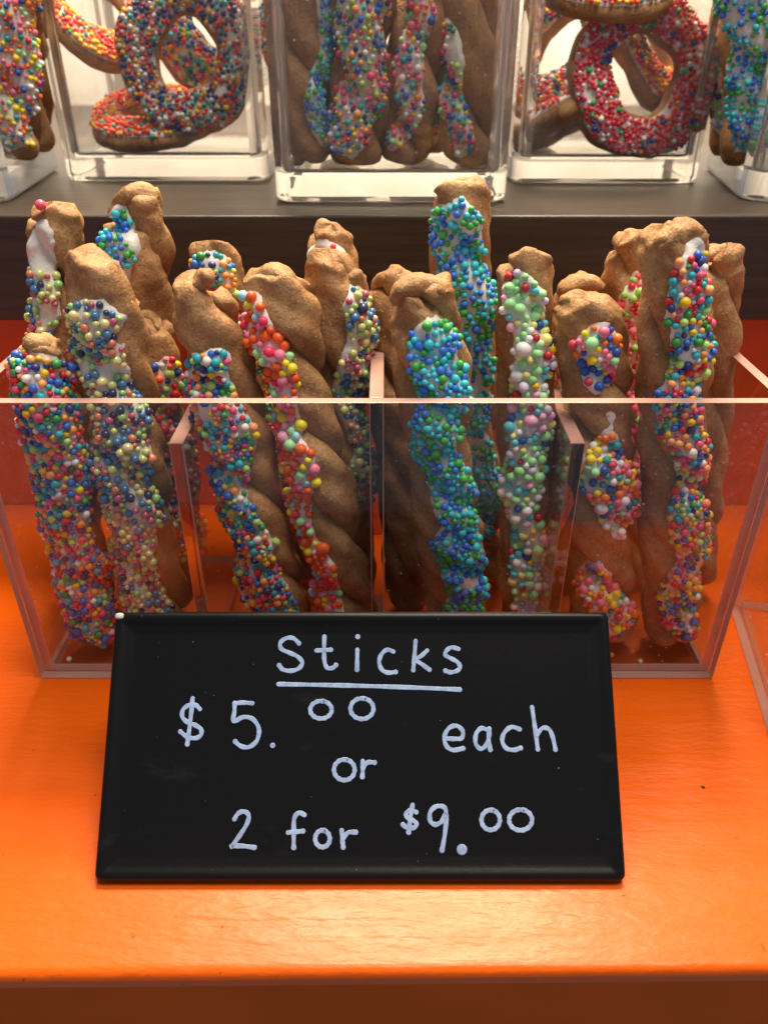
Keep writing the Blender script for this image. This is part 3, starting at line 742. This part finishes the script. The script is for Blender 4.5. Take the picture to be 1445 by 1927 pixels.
def glyph(name, strokes, wd=0.00068, seed=0):
    rnd = random.Random(seed); V, Fc = [], []
    for si, st_ in enumerate(strokes):
        if len(st_) == 1:
            pts = [on_sign(*st_[0])]
        else: pts = [on_sign(*p) for p in smooth_line(st_)]
        lift = 0.00003 * si
        # a low rounded ridge of paint: cap discs at both ends, ridge between
        def disc(c0, r_):
            b = len(V); V.append((c0[0], c0[1], 0.00007 + lift)); m_ = 12
            for kk, hh in ((0.85, 0.00007), (1.0, 0.00002)):
                for i in range(m_): V.append((c0[0] + r_ * kk * math.cos(6.2832 * i / m_), c0[1] + r_ * kk * math.sin(6.2832 * i / m_), hh + lift))
            for i in range(m_):
                Fc.append((b, b + 1 + i, b + 1 + (i + 1) % m_)); Fc.append((b + 1 + i, b + 1 + m_ + i, b + 1 + m_ + (i + 1) % m_, b + 1 + (i + 1) % m_))
        if len(pts) == 1: disc(pts[0], wd * 1.25); continue
        b0 = len(V); ph = rnd.random() * 9
        for i, p in enumerate(pts):
            a, c_ = pts[max(0, i - 1)], pts[min(len(pts) - 1, i + 1)]
            tx, ty = c_[0] - a[0], c_[1] - a[1]; l = math.hypot(tx, ty) or 1; nx, ny = -ty / l, tx / l
            w_ = wd * (1 + 0.10 * math.sin(i * 0.7 + ph) + 0.03 * math.sin(i * 1.9 + ph))
            for o_, h in ((-1, 0.00001), (-0.85, 0.00006), (0, 0.00006), (0.85, 0.00006), (1, 0.00001)):
                V.append((p[0] + nx * w_ * o_, p[1] + ny * w_ * o_, h + lift))
        for i in range(len(pts) - 1):
            for j in range(4): Fc.append((b0 + i * 5 + j, b0 + (i + 1) * 5 + j, b0 + (i + 1) * 5 + j + 1, b0 + i * 5 + j + 1))
        disc(pts[0], wd * 1.02); disc(pts[-1], wd * (1.12 + 0.1 * rnd.random()))
    me = mesh(name, V, Fc, CHALK, False)
    bm = bmesh.new(); bm.from_mesh(me)
    for f in bm.faces:
        if f.normal.z < 0: f.normal_flip()
    bm.to_mesh(me); bm.free()
    link(name, me, board, (0, 0, 0.00005))
G = [
 ('letter', [[(560, 127), (545, 113), (526, 113), (511, 125), (514, 141), (535, 151), (556, 161), (568, 176), (560, 191), (540, 198), (518, 195), (508, 184)]]),
 ('letter', [[(626, 108), (625, 150), (627, 178), (635, 191), (648, 190), (656, 183)], [(605, 145), (643, 143)]]),
 ('letter', [[(712, 143), (711, 195)], [(713, 109)]]),
 ('letter', [[(806, 148), (790, 143), (775, 155), (769, 175), (776, 195), (792, 203), (812, 201)]]),
 ('letter', [[(864, 120), (861, 160), (858, 196)], [(894, 145), (880, 158), (866, 169), (882, 182), (900, 195)]]),
 ('letter', [[(976, 141), (958, 137), (945, 145), (942, 157), (957, 166), (973, 175), (980, 188), (972, 198), (955, 202), (942, 198)]]),
 ('underline', [[(506, 233), (620, 235), (740, 238), (860, 242), (979, 247)]]),
 ('dollar_sign', [[(301, 298), (290, 288), (272, 288), (257, 300), (255, 318), (268, 332), (288, 340), (303, 350), (304, 365), (290, 374), (268, 371), (250, 357)], [(282, 270), (276, 330), (268, 390)]]),
 ('numeral', [[(438, 283), (415, 281), (392, 283)], [(392, 283), (391, 305), (389, 330), (415, 319), (440, 325), (455, 350), (450, 380), (430, 397), (408, 395), (393, 383)]]),
 ('decimal_point', [[(491, 393)]]),
 ('numeral', [ell(617, 300, 28, 23)]), ('numeral', [ell(724, 297, 30, 27)]),
 ('letter', [[(946, 375), (966, 376), (984, 374), (987, 356), (972, 342), (952, 347), (940, 368), (943, 392), (960, 405), (988, 401)]]),
 ('letter', [[(1054, 354), (1036, 348), (1022, 363), (1021, 388), (1034, 402), (1049, 391), (1056, 368), (1056, 350)], [(1056, 352), (1055, 380), (1059, 404)]]),
 ('letter', [[(1136, 351), (1115, 345), (1097, 358), (1090, 380), (1100, 400), (1120, 405), (1138, 400)]]),
 ('letter', [[(1168, 293), (1176, 350), (1183, 403)], [(1180, 366), (1195, 348), (1212, 351), (1222, 372), (1229, 404)]]),
 ('letter', [ell(678, 457, 27, 27)]), ('letter', [[(726, 434), (726, 455), (725, 475)], [(726, 455), (738, 438), (757, 438)]]),
 ('numeral', [[(391, 586), (402, 570), (418, 566), (428, 576), (425, 595), (408, 624), (386, 655), (386, 656), (412, 656), (443, 660)]]),
 ('letter', [[(574, 575), (560, 569), (548, 582), (546, 612), (546, 660)], [(531, 621), (570, 617)]]),
 ('letter', [ell(621, 637, 19, 22)]), ('letter', [[(671, 615), (673, 640), (675, 659)], [(674, 637), (688, 621), (708, 620)]]),
 ('dollar_sign', [[(866, 568), (852, 562), (840, 570), (842, 582), (856, 588), (866, 598), (860, 608), (842, 608), (831, 600)], [(856, 549), (850, 585), (846, 620)]]),
 ('numeral', [[(944, 577), (940, 556), (920, 552), (903, 566), (902, 590), (915, 600), (932, 592), (944, 572), (941, 620), (933, 667)]]),
 ('decimal_point', [[(985, 665)]]),
 ('numeral', [ell(1060, 588, 24, 26)]), ('numeral', [ell(1138, 588, 30, 27)]),
]
for i, (nm, sk) in enumerate(G): glyph(nm, sk, 0.00095 if (nm == 'decimal_point' and i > 12) else 0.00050, i)
# ------------------------------------------------------------------ crumbs and loose sprinkles
def crumb(px, py, sz, label):
    bm = bmesh.new(); bmesh.ops.create_icosphere(bm, subdivisions=2, radius=1)
    for v in bm.verts: v.co = Vector((v.co.x * sz, v.co.y * sz * 0.6, v.co.z * sz * 0.5)) * (1 + 0.5 * fbm(v.co + Vector((px, py, 0)), 1.4))
    me = bpy.data.meshes.new('crumb'); bm.to_mesh(me); bm.free(); me.materials.append(CRUMB)
    p = at_z(px, py, 0); tag(link('crumb', me, None, (p.x, p.y, sz * 0.42)), label, 'crumb', 'crumbs on the counter').rotation_euler = (0, 0, px)
CRUMB, _nt, _p, _ = mat('dark_crumb'); _p.inputs['Base Color'].default_value = (0.05, 0.03, 0.02, 1); _p.inputs['Roughness'].default_value = 0.8
crumb(1322, 1482, 0.00050, 'tiny dark crumb on the counter right of the price sign')
crumb(64, 1412, 0.00022, 'tiny dark crumb on the counter left of the price sign')
crumb(1172, 1686, 0.00022, 'tiny dark crumb on the counter below the right end of the sign')
for px, py, hx, lb in ((1204, 1244, 'b4dc78', 'loose green sprinkle on the floor of the right bay'), (131, 1240, 'f2eeea', 'loose white sprinkle on the floor of the left bay'),
                       (1150, 1232, 'f0a868', 'loose peach sprinkle on the floor of the right bay')):
    p = at_z(px, py, FLOOR + 0.0008); o = tag(link('loose_sprinkle', ball(hx, False), None, p), lb, 'sprinkle', 'loose sprinkles in the box'); o.scale = (0.0008,) * 3
print('sprinkle objects', N_SPR, 'objects', len(bpy.data.objects))
